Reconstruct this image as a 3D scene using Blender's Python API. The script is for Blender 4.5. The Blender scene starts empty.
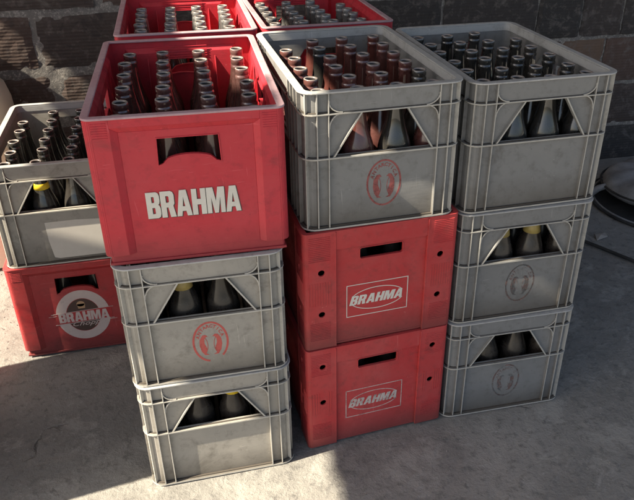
import bpy, math, random
from mathutils import Vector, Matrix
random.seed(7)
S = bpy.context.scene
col = S.collection
PI = math.pi

# ------------------------------------------------------------------ materials
def new_mat(name):
    m = bpy.data.materials.new(name); m.use_nodes = True
    nt = m.node_tree; nt.nodes.clear()
    return m, nt
def N(nt, typ, **kw):
    n = nt.nodes.new(typ)
    for k, v in kw.items():
        if k in n.inputs: n.inputs[k].default_value = v
        else: setattr(n, k, v)
    return n
def L(nt, a, b): nt.links.new(a, b)
def ramp(nt, fac, stops):
    r = nt.nodes.new('ShaderNodeValToRGB'); e = r.color_ramp.elements
    while len(e) < len(stops): e.new(0.5)
    for i, (p, c) in enumerate(stops):
        e[i].position = p; e[i].color = (c[0], c[1], c[2], 1) if not isinstance(c, (int, float)) else (c, c, c, 1)
    L(nt, fac, r.inputs[0]); return r
def mixc(nt, fac, a, b, mode='MIX'):
    m = nt.nodes.new('ShaderNodeMix'); m.data_type = 'RGBA'; m.blend_type = mode
    for s, v in ((m.inputs[0], fac), (m.inputs[6], a), (m.inputs[7], b)):
        if hasattr(v, 'is_linked'): L(nt, v, s)
        elif isinstance(v, (int, float)): s.default_value = v
        else: s.default_value = (v[0], v[1], v[2], 1)
    return m.outputs[2]
def math_n(nt, op, a, b=0.0, clamp=False):
    m = nt.nodes.new('ShaderNodeMath'); m.operation = op; m.use_clamp = clamp
    for s, v in ((m.inputs[0], a), (m.inputs[1], b)):
        if hasattr(v, 'is_linked'): L(nt, v, s)
        else: s.default_value = v
    return m.outputs[0]
def coords(nt, seed=True):
    tc = nt.nodes.new('ShaderNodeTexCoord')
    if not seed: return tc.outputs['Object']
    oi = nt.nodes.new('ShaderNodeObjectInfo')
    mp = nt.nodes.new('ShaderNodeVectorMath'); mp.operation = 'MULTIPLY_ADD'
    cmb = nt.nodes.new('ShaderNodeCombineXYZ')
    for i in range(3): L(nt, oi.outputs['Random'], cmb.inputs[i])
    L(nt, cmb.outputs[0], mp.inputs[0]); mp.inputs[1].default_value = (37, 21, 53); L(nt, tc.outputs['Object'], mp.inputs[2])
    return mp.outputs[0]
def noise(nt, vec, scale, detail=5, rough=.6, dist=0):
    n = N(nt, 'ShaderNodeTexNoise'); n.inputs['Scale'].default_value = scale
    n.inputs['Detail'].default_value = detail; n.inputs['Roughness'].default_value = rough
    n.inputs['Distortion'].default_value = dist; L(nt, vec, n.inputs['Vector']); return n.outputs['Fac']
def stretch(nt, vec, sc):
    m = nt.nodes.new('ShaderNodeVectorMath'); m.operation = 'MULTIPLY'; L(nt, vec, m.inputs[0]); m.inputs[1].default_value = sc
    return m.outputs[0]
def finish(nt, colr, rough, bump=None, bstr=.3, bdist=.002, extra=None):
    p = nt.nodes.new('ShaderNodeBsdfPrincipled'); o = nt.nodes.new('ShaderNodeOutputMaterial')
    if hasattr(colr, 'is_linked'): L(nt, colr, p.inputs['Base Color'])
    else: p.inputs['Base Color'].default_value = (*colr, 1)
    if hasattr(rough, 'is_linked'): L(nt, rough, p.inputs['Roughness'])
    else: p.inputs['Roughness'].default_value = rough
    if bump is not None:
        b = nt.nodes.new('ShaderNodeBump'); b.inputs['Strength'].default_value = bstr; b.inputs['Distance'].default_value = bdist
        L(nt, bump, b.inputs['Height']); L(nt, b.outputs[0], p.inputs['Normal'])
    for k, v in (extra or {}).items(): p.inputs[k].default_value = v
    L(nt, p.outputs[0], o.inputs['Surface']); return p

def plastic(name, base, dust, grime, rough=.5, dusty=.5, lowdirt=True, spec=.4):
    m, nt = new_mat(name)
    v = coords(nt)
    n1 = noise(nt, v, 7, 6, .65, .4); n2 = noise(nt, v, 45, 6, .7); n3 = noise(nt, stretch(nt, v, (6, 6, 60)), 3, 5, .7)
    c = mixc(nt, ramp(nt, n1, [(.35, 0), (.75, dusty)]).outputs[0], base, dust)
    c = mixc(nt, ramp(nt, n2, [(.52, 0), (.8, .55)]).outputs[0], c, grime)
    # streaky rubbed scuffs
    sc = noise(nt, stretch(nt, v, (5, 5, 90)), 2.2, 4, .75)
    c = mixc(nt, ramp(nt, sc, [(.62, 0), (.72, .4)]).outputs[0], c, dust)
    # thin pale scratches in several directions
    for (ax, sc_, thr) in (((3, 3, 60), 5.5, .70), ((70, 70, 3), 4.5, .71), ((26, 26, 40), 4.0, .725)):
        rot = nt.nodes.new('ShaderNodeVectorRotate'); rot.inputs['Angle'].default_value = .35 if ax[0] == 26 else .06; rot.inputs['Axis'].default_value = (0, 1, 0); L(nt, v, rot.inputs['Vector'])
        q = noise(nt, stretch(nt, rot.outputs[0], ax), sc_, 2, .5)
        c = mixc(nt, math_n(nt, 'MULTIPLY', ramp(nt, q, [(thr, 0), (thr + .03, .65)]).outputs[0], ramp(nt, noise(nt, v, 9, 3), [(.45, 0), (.6, 1)]).outputs[0]), c, (min(1, dust[0] * 1.35), min(1, dust[1] * 1.35), min(1, dust[2] * 1.35)))
    # blotchy brown handling stains
    bl = noise(nt, v, 13, 7, .72, .8)
    c = mixc(nt, ramp(nt, bl, [(.56, 0), (.70, .5)]).outputs[0], c, grime)
    # fine specks of dirt
    vo = nt.nodes.new('ShaderNodeTexVoronoi'); vo.inputs['Scale'].default_value = 55; L(nt, v, vo.inputs['Vector'])
    sp = ramp(nt, vo.outputs['Distance'], [(.03, .8), (.09, 0)])
    spm = math_n(nt, 'MULTIPLY', sp.outputs[0], ramp(nt, noise(nt, v, 16, 2), [(.55, 0), (.65, 1)]).outputs[0])
    c = mixc(nt, spm, c, grime)
    if lowdirt:   # splashed dirt band that sits on the foot of every crate
        tc = nt.nodes.new('ShaderNodeTexCoord'); sx = nt.nodes.new('ShaderNodeSeparateXYZ'); L(nt, tc.outputs['Object'], sx.inputs[0])
        h = math_n(nt, 'ADD', sx.outputs[2], math_n(nt, 'MULTIPLY', n1, .05))
        c = mixc(nt, ramp(nt, h, [(.03, .75), (.10, 0)]).outputs[0], c, grime)
    oi = nt.nodes.new('ShaderNodeObjectInfo')
    br = math_n(nt, 'ADD', math_n(nt, 'MULTIPLY', oi.outputs['Random'], .22), .89)
    hs = nt.nodes.new('ShaderNodeHueSaturation'); L(nt, c, hs.inputs['Color']); L(nt, br, hs.inputs['Value'])
    r = ramp(nt, n2, [(.3, rough - .08), (.75, min(1, rough + .25))])
    hgt = math_n(nt, 'ADD', math_n(nt, 'MULTIPLY', n2, .5), n3)
    finish(nt, hs.outputs[0], r.outputs[0], hgt, .22, .0012, {'Specular IOR Level': spec})
    return m
GREY = (.285, .27, .24); GDUST = (.39, .36, .31); GRIME = (.10, .088, .072)
M = {}
M['grey'] = plastic('dirty_grey_plastic', GREY, GDUST, GRIME, .5, .6)
M['greydark'] = plastic('dark_grey_plastic', (.205, .205, .20), (.27, .265, .25), GRIME, .5, .55)  # darker, cooler copy of the grey, painting crates that stand in shade
M['greyedge'] = plastic('worn_grey_edge', (.42, .405, .365), (.50, .47, .41), (.18, .16, .135), .55, .6, False)
M['greyrim'] = plastic('grey_rim_plastic', (.38, .38, .37), (.46, .45, .43), (.17, .155, .135), .42, .6, False)
M['red'] = plastic('red_plastic', (.56, .028, .045), (.52, .085, .10), (.22, .035, .04), .42, .35)
M['redold'] = plastic('weathered_red_plastic', (.47, .038, .040), (.44, .12, .11), (.15, .045, .04), .5, .55)
M['redrim'] = plastic('dusty_red_rim', (.42, .25, .27), (.48, .38, .41), (.28, .14, .15), .6, .8, False)
M['reddark'] = plastic('dark_red_plastic', (.30, .028, .03), (.27, .07, .065), (.10, .04, .035), .5, .5)

def paint(name, c, c2, wear=0.0, rough=.5):
    m, nt = new_mat(name); v = coords(nt)
    n = noise(nt, v, 60, 5, .7); p = finish(nt, mixc(nt, n, c, c2), rough)
    if wear > 0:
        t = nt.nodes.new('ShaderNodeBsdfTransparent'); mx = nt.nodes.new('ShaderNodeMixShader')
        n2 = noise(nt, v, 38, 6, .75)
        r = ramp(nt, n2, [(max(0, wear - .16), 1), (wear + .12, 0)]) if wear < .9 else ramp(nt, n2, [(0, 1), (1, 1)])
        L(nt, r.outputs[0], mx.inputs[0]); L(nt, p.outputs[0], mx.inputs[1]); L(nt, t.outputs[0], mx.inputs[2])
        o = [x for x in nt.nodes if x.type == 'OUTPUT_MATERIAL'][0]; L(nt, mx.outputs[0], o.inputs['Surface'])
    return m
M['white'] = paint('cream_white_paint', (.72, .69, .62), (.55, .52, .46))
M['whiteworn'] = paint('worn_white_paint', (.62, .55, .50), (.5, .42, .38), .40)
M['logored'] = paint('red_print', (.50, .06, .06), (.42, .10, .08), .36)
M['logodull'] = paint('dull_red_print', (.30, .06, .06), (.27, .10, .09), .40)
M['logoghost'] = paint('nearly_gone_red_print', (.36, .20, .17), (.34, .22, .18), .63)
M['logofaint'] = paint('faded_red_print', (.27, .14, .12), (.27, .18, .16), .64)
M['logowhite'] = paint('faded_pale_print', (.66, .55, .50), (.54, .42, .38), .27)
M['logodark'] = paint('dark_print', (.07, .045, .035), (.10, .05, .04), .25)
M['mug'] = paint('amber_print', (.55, .28, .14), (.5, .35, .2), .30)
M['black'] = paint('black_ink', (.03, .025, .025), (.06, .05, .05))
M['sticker'] = paint('pale_label', (.64, .61, .55), (.56, .52, .46), .05, .6)  # sunlit tone put into the colour
M['stickerfaint'] = paint('scuffed_label', (.36, .33, .29), (.33, .30, .265), .0, .6)
M['gold'] = paint('gold_foil', (.55, .42, .12), (.22, .17, .08), .0, .4)
M['yellow'] = paint('yellow_foil', (.80, .58, .02), (.65, .45, .04), .0, .4)

def bottle_mat(name, base, dust, amt, coat=.9):
    m, nt = new_mat(name); v = coords(nt)
    n = noise(nt, v, 26, 6, .7, .5); n2 = noise(nt, stretch(nt, v, (1, 1, .35)), 60, 5, .7)
    tc = nt.nodes.new('ShaderNodeTexCoord'); sx = nt.nodes.new('ShaderNodeSeparateXYZ'); L(nt, tc.outputs['Object'], sx.inputs[0])
    ring = ramp(nt, math_n(nt, 'ADD', sx.outputs[2], math_n(nt, 'MULTIPLY', n2, .012)), [(0.0, .9), (.01, .2), (.13, .25), (.16, .8), (.20, .3), (.24, .5), (.262, .85)])
    f = math_n(nt, 'MULTIPLY', ramp(nt, n, [(.3, .15), (.7, 1)]).outputs[0], math_n(nt, 'MULTIPLY', ring.outputs[0], amt), True)
    oi = nt.nodes.new('ShaderNodeObjectInfo')
    b2 = mixc(nt, oi.outputs['Random'], base, (base[0] * .5, base[1] * .7, base[2] * .9))
    c = mixc(nt, f, b2, dust)
    r = math_n(nt, 'ADD', math_n(nt, 'MULTIPLY', f, .55), .12)
    finish(nt, c, r, n2, .1, .0006, {'Coat Weight': coat, 'Coat Roughness': .06, 'IOR': 1.5})
    return m
M['bred'] = bottle_mat('reddish_brown_glass', (.075, .017, .012), (.29, .13, .11), .62)
M['bdark'] = bottle_mat('dark_brown_glass', (.016, .013, .010), (.16, .15, .135), .42)
M['bgrey'] = bottle_mat('dusty_brown_glass', (.035, .025, .02), (.34, .34, .33), .85)
M['lip'] = paint('worn_glass_lip', (.42, .38, .35), (.12, .09, .08), 0, .22)
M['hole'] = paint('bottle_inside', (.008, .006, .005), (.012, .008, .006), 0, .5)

# ------------------------------------------------------------------ mesh builder
class MB:
    def __init__(s): s.v = []; s.f = []; s.m = []; s.sm = []
    def add(s, vs, fs, mi=0, smooth=False):
        o = len(s.v); s.v += [tuple(p) for p in vs]
        for f in fs: s.f.append([o + i for i in f]); s.m.append(mi); s.sm.append(smooth)
    def box(s, a, b, mi=0, fr=None):
        (x0, y0, z0), (x1, y1, z1) = a, b
        vs = [(x0, y0, z0), (x1, y0, z0), (x1, y1, z0), (x0, y1, z0), (x0, y0, z1), (x1, y0, z1), (x1, y1, z1), (x0, y1, z1)]
        if fr: vs = [fr(*p) for p in vs]
        s.add(vs, [(3, 2, 1, 0), (4, 5, 6, 7), (0, 1, 5, 4), (1, 2, 6, 5), (2, 3, 7, 6), (3, 0, 4, 7)], mi)
    def prism(s, poly, d0, d1, fr, mi=0, mi_front=None):
        """poly in wall coords (a,z); d = depth inwards from the outer plane; fr maps (a,d,z)."""
        n = len(poly); vs = [fr(a, d0, z) for a, z in poly] + [fr(a, d1, z) for a, z in poly]
        o = len(s.v); s.v += [tuple(p) for p in vs]
        s.f.append([o + i for i in range(n)]); s.m.append(mi if mi_front is None else mi_front); s.sm.append(False)
        s.f.append([o + n + i for i in reversed(range(n))]); s.m.append(mi); s.sm.append(False)
        for i in range(n):
            j = (i + 1) % n; s.f.append([o + i, o + n + i, o + n + j, o + j]); s.m.append(mi); s.sm.append(False)
    def bar(s, p0, p1, w, d0, d1, fr, mi=0, mf=None):
        dx, dz = p1[0] - p0[0], p1[1] - p0[1]; l = math.hypot(dx, dz); nx, nz = -dz / l * w / 2, dx / l * w / 2
        s.prism([(p0[0] - nx, p0[1] - nz), (p1[0] - nx, p1[1] - nz), (p1[0] + nx, p1[1] + nz), (p0[0] + nx, p0[1] + nz)], d0, d1, fr, mi, mf)
    def ring(s, W, D, r, i0, i1, z0, z1, mi=0, mo=None, mt=None, seg=6):
        """rounded-rectangle ring, crate footprint x in +-W/2, y in 0..D, from inset i0 (outside) to i1 (inside)."""
        def loop(i):
            rr = max(r - i, .003); pts = []
            for cx, cy, a0 in ((W / 2 - i - rr, i + rr, -90), (W / 2 - i - rr, D - i - rr, 0), (-W / 2 + i + rr, D - i - rr, 90), (-W / 2 + i + rr, i + rr, 180)):
                for k in range(seg + 1):
                    a = math.radians(a0 + 90 * k / seg); pts.append((cx + rr * math.cos(a), cy + rr * math.sin(a)))
            return pts
        A, B = loop(i0), loop(i1); n = len(A)
        vs = [(x, y, z0) for x, y in A] + [(x, y, z1) for x, y in A] + [(x, y, z1) for x, y in B] + [(x, y, z0) for x, y in B]
        o = len(s.v); s.v += vs
        mo = mi if mo is None else mo; mt = mi if mt is None else mt
        for i in range(n):
            j = (i + 1) % n
            for k, mm in ((0, mo), (1, mt), (2, mi), (3, mi)):
                k2 = (k + 1) % 4
                s.f.append([o + k * n + i, o + k * n + j, o + k2 * n + j, o + k2 * n + i]); s.m.append(mm); s.sm.append(False)
    def tube(s, pts, r, mi=0, seg=10, closed=False):
        pts = [Vector(p) for p in pts]; n = len(pts); o = len(s.v)
        for i, p in enumerate(pts):
            a = pts[(i - 1) % n] if (closed or i) else p; b = pts[(i + 1) % n] if (closed or i < n - 1) else p
            t = (b - a).normalized(); u = t.cross(Vector((0, 0, 1)))
            if u.length < .05: u = t.cross(Vector((0, 1, 0)))
            u.normalize(); w = t.cross(u); rr = r[i] if isinstance(r, (list, tuple)) else r
            for k in range(seg):
                an = 2 * PI * k / seg; s.v.append(tuple(p + u * math.cos(an) * rr + w * math.sin(an) * rr))
        for i in range(n if closed else n - 1):
            for k in range(seg):
                s.f.append([o + i * seg + k, o + i * seg + (k + 1) % seg, o + ((i + 1) % n) * seg + (k + 1) % seg, o + ((i + 1) % n) * seg + k]); s.m.append(mi); s.sm.append(True)
        if not closed:
            s.f.append([o + k for k in range(seg)]); s.m.append(mi); s.sm.append(False)
            s.f.append([o + (n - 1) * seg + k for k in range(seg)]); s.m.append(mi); s.sm.append(False)
    def lathe(s, prof, seg=24, mis=None, c=(0, 0)):
        o = len(s.v); n = len(prof)
        for r, z in prof:
            for k in range(seg):
                a = 2 * PI * k / seg; s.v.append((c[0] + r * math.cos(a), c[1] + r * math.sin(a), z))
        for i in range(n - 1):
            for k in range(seg):
                s.f.append([o + i * seg + k, o + i * seg + (k + 1) % seg, o + (i + 1) * seg + (k + 1) % seg, o + (i + 1) * seg + k])
                s.m.append(mis[i] if mis else 0); s.sm.append(True)
        s.f.append([o + k for k in reversed(range(seg))]); s.m.append(mis[0] if mis else 0); s.sm.append(False)
        s.f.append([o + (n - 1) * seg + k for k in range(seg)]); s.m.append(mis[-1] if mis else 0); s.sm.append(False)
    def mesh(s, name, mats, fixn=True):
        me = bpy.data.meshes.new(name); me.from_pydata(s.v, [], s.f)
        for m in mats: me.materials.append(m)
        me.polygons.foreach_set('material_index', s.m); me.polygons.foreach_set('use_smooth', s.sm)
        if fixn:
            import bmesh
            bm = bmesh.new(); bm.from_mesh(me); bmesh.ops.recalc_face_normals(bm, faces=bm.faces); bm.to_mesh(me); bm.free()
        me.update(); return me
def link(name, me, parent=None, loc=(0, 0, 0), rz=0, bevel=0):
    o = bpy.data.objects.new(name, me); col.objects.link(o); o.location = loc; o.rotation_euler = (0, 0, rz)
    if parent: o.parent = parent
    if bevel:
        b = o.modifiers.new('bevel', 'BEVEL'); b.width = bevel; b.segments = 2; b.limit_method = 'ANGLE'; b.angle_limit = math.radians(40)
    return o
def tag(o, label, cat, group=None):
    o['label'] = label; o['category'] = cat
    if group: o['group'] = group
def empty(name, loc, rz=0):
    o = bpy.data.objects.new(name, None); col.objects.link(o); o.location = loc; o.rotation_euler = (0, 0, rz); o.empty_display_size = .05
    return o

# ------------------------------------------------------------------ lettering (drawn glyphs, flat filled curves)
G = {
 'B': (.64, [[(0,0),(.5,0),(.6,.05),(.64,.16),(.64,.36),(.61,.46),(.55,.51),(.61,.57),(.63,.66),(.63,.84),(.59,.95),(.49,1),(0,1)], [(.25,.17),(.25,.41),(.37,.41),(.39,.38),(.39,.2),(.37,.17)], [(.25,.6),(.25,.83),(.36,.83),(.38,.8),(.38,.63),(.36,.6)]]),
 'R': (.68, [[(0,0),(.25,0),(.25,.38),(.34,.38),(.41,0),(.68,0),(.58,.43),(.64,.52),(.65,.84),(.6,.95),(.5,1),(0,1)], [(.25,.56),(.25,.82),(.36,.82),(.4,.78),(.4,.6),(.36,.56)]]),
 'A': (.74, [[(0,0),(.24,0),(.28,.19),(.46,.19),(.5,0),(.74,0),(.53,1),(.21,1)], [(.31,.37),(.37,.74),(.43,.37)]]),
 'H': (.68, [[(0,0),(.25,0),(.25,.39),(.43,.39),(.43,0),(.68,0),(.68,1),(.43,1),(.43,.6),(.25,.6),(.25,1),(0,1)]]),
 'M': (.88, [[(0,0),(.22,0),(.22,.62),(.35,0),(.53,0),(.66,.62),(.66,0),(.88,0),(.88,1),(.56,1),(.44,.46),(.32,1),(0,1)]]),
}
def curve_mesh(loops, ext):
    cu = bpy.data.curves.new('outline', 'CURVE'); cu.dimensions = '2D'; cu.fill_mode = 'BOTH'; cu.extrude = ext
    for lp in loops:
        sp = cu.splines.new('POLY'); sp.points.add(len(lp) - 1); sp.use_cyclic_u = True
        for i, (x, y) in enumerate(lp): sp.points[i].co = (x, y, 0, 1)
    return from_curve(cu)
def from_curve(cu):
    o = bpy.data.objects.new('t', cu); col.objects.link(o)
    dg = bpy.context.evaluated_depsgraph_get(); dg.update()
    me = bpy.data.meshes.new_from_object(o.evaluated_get(dg)); vs = [tuple(v.co) for v in me.vertices]; fs = [list(p.vertices) for p in me.polygons]
    bpy.data.objects.remove(o); bpy.data.meshes.remove(me); bpy.data.curves.remove(cu); return vs, fs
def word_loops(word, x0, x1, z0, z1, gap=.05, shear=0):
    tot = sum(G[c][0] for c in word) + gap * (len(word) - 1); sx = (x1 - x0) / tot; h = z1 - z0; out = []; x = 0
    for ch in word:
        w, lps = G[ch]
        for lp in lps: out.append([(x0 + (x + a) * sx + shear * b * h, z0 + b * h) for a, b in lp])
        x += w + gap
    return out
def font(text, size, shear=0, off=0.0, ext=.0002):
    cu = bpy.data.curves.new('txt', 'FONT'); cu.body = text; cu.size = size; cu.shear = shear; cu.offset = off; cu.extrude = ext
    cu.align_x = 'CENTER'; cu.resolution_u = 2
    return from_curve(cu)
def circ(cx, cz, rx, rz, n=40, a0=0, a1=360):
    return [(cx + rx * math.cos(math.radians(a0 + (a1 - a0) * i / n)), cz + rz * math.sin(math.radians(a0 + (a1 - a0) * i / n))) for i in range(n if a1 - a0 == 360 else n + 1)]
def arcband(cx, cz, rx, rz, t, a0, a1, n=30):
    return circ(cx, cz, rx, rz, n, a0, a1) + circ(cx, cz, rx - t, rz - t, n, a0, a1)[::-1]
def decal(mb, loops, d, th, mi=0):
    vs, fs = curve_mesh(loops, th / 2)
    mb.add([(x, d - th / 2 - z * 1.0, y) for x, y, z in vs], fs, mi)
def decal_vf(mb, vf, d, fn, mi=0):
    vs, fs = vf; mb.add([(lambda q: (q[0], d - .0003 - z, q[1]))(fn(x, y)) for x, y, z in vs], fs, mi)

# ------------------------------------------------------------------ crates
def frames(W, D):
    return {'front': (lambda a, d, z: (a, d, z), W / 2), 'back': (lambda a, d, z: (-a, D - d, z), W / 2),
            'left': (lambda a, d, z: (-W / 2 + d, D / 2 - a, z), D / 2), 'right': (lambda a, d, z: (W / 2 - d, D / 2 + a, z), D / 2)}
def wall_with_hole(mb, fr, hw, z0, z1, hole, d0, d1, mi=0):
    """one continuous plate with an opening; hole = (bottom curve left->right, top curve left->right)"""
    bot, top = hole; bl, br, tl, tr = (-hw, bot[0][1]), (hw, bot[-1][1]), (-hw, top[0][1]), (hw, top[-1][1])
    pts = []
    def ix(p):
        if p not in pts: pts.append(p)
        return pts.index(p)
    polys = [[(-hw, z0), (hw, z0), br, *bot[::-1], bl], [bl, bot[0], top[0], tl], [bot[-1], br, tr, top[-1]], [tl, *top, tr, (hw, z1), (-hw, z1)]]
    F = [[ix(p) for p in q] for q in polys]; n = len(pts)
    fs = F + [[n + k for k in reversed(f)] for f in F]
    for loop in ([(-hw, z0), (hw, z0), br, tr, (hw, z1), (-hw, z1), tl, bl], [*bot, *top[::-1]]):
        q = [ix(p) for p in loop]
        fs += [[a, b, n + b, n + a] for a, b in zip(q, q[1:] + q[:1])]
    mb.add([fr(a, d0, z) for a, z in pts] + [fr(a, d1, z) for a, z in pts], fs, mi)

def weld(sub):
    """drop the inner faces where butted prisms meet"""
    key = {}; remap = []; nv = []
    for p in sub.v:
        k = tuple(round(c, 5) for c in p)
        if k not in key: key[k] = len(nv); nv.append(p)
        remap.append(key[k])
    fs = [[remap[i] for i in f] for f in sub.f]; cnt = {}
    for f in fs: cnt[frozenset(f)] = cnt.get(frozenset(f), 0) + 1
    keep = [i for i, f in enumerate(fs) if cnt[frozenset(f)] == 1 and len(set(f)) > 2]
    return nv, [fs[i] for i in keep]

GW, GD, GH = .335, .5074, .2932
def grey_body(W=GW, D=GD, H=GH):
    mb = MB(); r = .030; P = .0085; T = .0125     # panel depth, inner face depth
    # corner shells (a full ring split so that the four walls can carry openings)
    rr = r - P
    for cx, cy, a0 in ((W / 2 - r, r, -90), (W / 2 - r, D - r, 0), (-W / 2 + r, D - r, 90), (-W / 2 + r, r, 180)):
        n = 6; A = []; B = []
        for k in range(n + 1):
            a = math.radians(a0 + 90 * k / n); A.append((cx + rr * math.cos(a), cy + rr * math.sin(a))); B.append((cx + (r - T) * math.cos(a), cy + (r - T) * math.sin(a)))
        for k in range(n):
            q = [A[k], A[k + 1], B[k + 1], B[k]]
            mb.add([(x, y, .004) for x, y in q] + [(x, y, H - .004) for x, y in q], [(3, 2, 1, 0), (4, 5, 6, 7), (0, 1, 5, 4), (1, 2, 6, 5), (2, 3, 7, 6), (3, 0, 4, 7)], 0, False)
        for ang in (18, 45, 72):      # radial ribs round the corner
            a = math.radians(a0 + ang); ca, sa = math.cos(a), math.sin(a); px, py = -sa * .0012, ca * .0012
            q = [(cx + (r - .0006) * ca - px, cy + (r - .0006) * sa - py), (cx + (r - .0006) * ca + px, cy + (r - .0006) * sa + py), (cx + (rr - .0005) * ca + px, cy + (rr - .0005) * sa + py), (cx + (rr - .0005) * ca - px, cy + (rr - .0005) * sa - py)]
            if ang != 45: continue
            mb.add([(x, y, .004) for x, y in q] + [(x, y, H - .004) for x, y in q], [(3, 2, 1, 0), (4, 5, 6, 7), (0, 1, 5, 4), (1, 2, 6, 5), (2, 3, 7, 6), (3, 0, 4, 7)], 1, False)
    for key, (fr, hw) in frames(W, D).items():
        h2 = hw - r
        if key in ('front', 'back'):
            tb, tt = .102, .047; ribs = [(-.113, 1), (.113, 1), (-.136, 1), (.136, 1)]; xi = .113
        else:
            tb, tt = .115, .06; xi = .130; ribs = [(-.130, 1), (.130, 1), (-.155, 1), (.155, 1), (-.185, 1), (.185, 1), (-.215, 1), (.215, 1)]
        zb, zt = .162, .2465
        hole = ([(-tb, zb), (tb, zb)], [(-tt, zt), (tt, zt)])
        # side pieces run from the trapezoid edge out
        wall_with_hole(mb, fr, h2, .004, H - .004, hole, P, T, 0)
        for x, k in ribs: mb.bar((x, .0062), (x, H - .0045), .0024, .0003, P + .001, fr, 0, 1)
        # slanted edges of the hand opening, its sill and the top lip
        for sgn in (-1, 1):
            mb.bar((sgn * tb, zb - .001), (sgn * tt, zt + .001), .0034, .0012, T - .0006, fr, 0, 1)
            mb.bar((sgn * tb, zb), (sgn * (tb + .004), zb - .006), .0024, .0014, P + .001, fr, 0, 1)
            # curved gussets under the top band
            c = [(sgn * (xi - .0012), .2745)]
            for k in range(1, 7):
                a = math.radians(90 * k / 6); c.append((sgn * (xi - .028 * (1 - math.cos(a))), .2745 - .024 * math.sin(a)))
            for p, q in zip(c, c[1:]): mb.bar(p, q, .0026, .0008, P + .001, fr, 0, 1)
            c = [(sgn * (xi - .026), .2485)]
            for k in range(1, 7):
                a = math.radians(90 * k / 6); c.append((sgn * (xi - .026 + .025 * math.sin(a)), .2485 - .030 * (1 - math.cos(a))))
            for p, q in zip(c, c[1:]): mb.bar(p, q, .0026, .0010, P + .001, fr, 0, 1)
        for sgn in (-1, 1):
            c1 = [(sgn * (xi - .028 * (1 - math.cos(math.radians(90 * k / 6)))), .2745 - .024 * math.sin(math.radians(90 * k / 6))) for k in range(7)]
            c2 = [(sgn * (xi - .026 + .025 * math.sin(math.radians(90 * k / 6))), .2485 - .030 * (1 - math.cos(math.radians(90 * k / 6)))) for k in range(7)]
            mb.prism([(p[0], p[1] - .0005) for p in c1] + c2, P - .0012, P + .0006, fr, 2)  # dark fill paints the shade of the pocket between the gussets
        # raised top band whose lower corners follow the gussets
        lc = [(-xi + .0015 + .028 * (1 - math.cos(math.radians(90 * k / 8))), .2752 - .024 * math.sin(math.radians(90 * k / 8))) for k in range(9)]
        poly = [(-xi + .0015, H - .0046), *lc]; poly = poly + [(-a_, z_) for a_, z_ in poly[::-1]]
        mb.prism(poly, .0042, P + .0005, fr, 0)
    mb.ring(W, D, r, .0000, P + .0005, .0012, .0052, 0, 1)
    mb.ring(W, D, r, .0000, T - .0005, .1565, .1600, 0, 1)
    mb.ring(W, D, r, .0000, P + .0006, .2470, .2498, 0, 1)
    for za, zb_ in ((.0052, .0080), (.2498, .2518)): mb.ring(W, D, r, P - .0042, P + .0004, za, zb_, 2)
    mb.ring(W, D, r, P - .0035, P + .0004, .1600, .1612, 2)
    # floor and low dividers
    mb.box((-W / 2 + T - .001, T - .001, .004), (W / 2 - T + .001, D - T + .001, .009))
    return mb
def grey_rim(W=GW, D=GD, H=GH):
    mb = MB(); mb.ring(W, D, .031, -.0012, .0140, H - .0042, H - .0006, 0); mb.ring(W, D, .030, .0118, .0140, H - .022, H - .0043, 0); return mb

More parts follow.
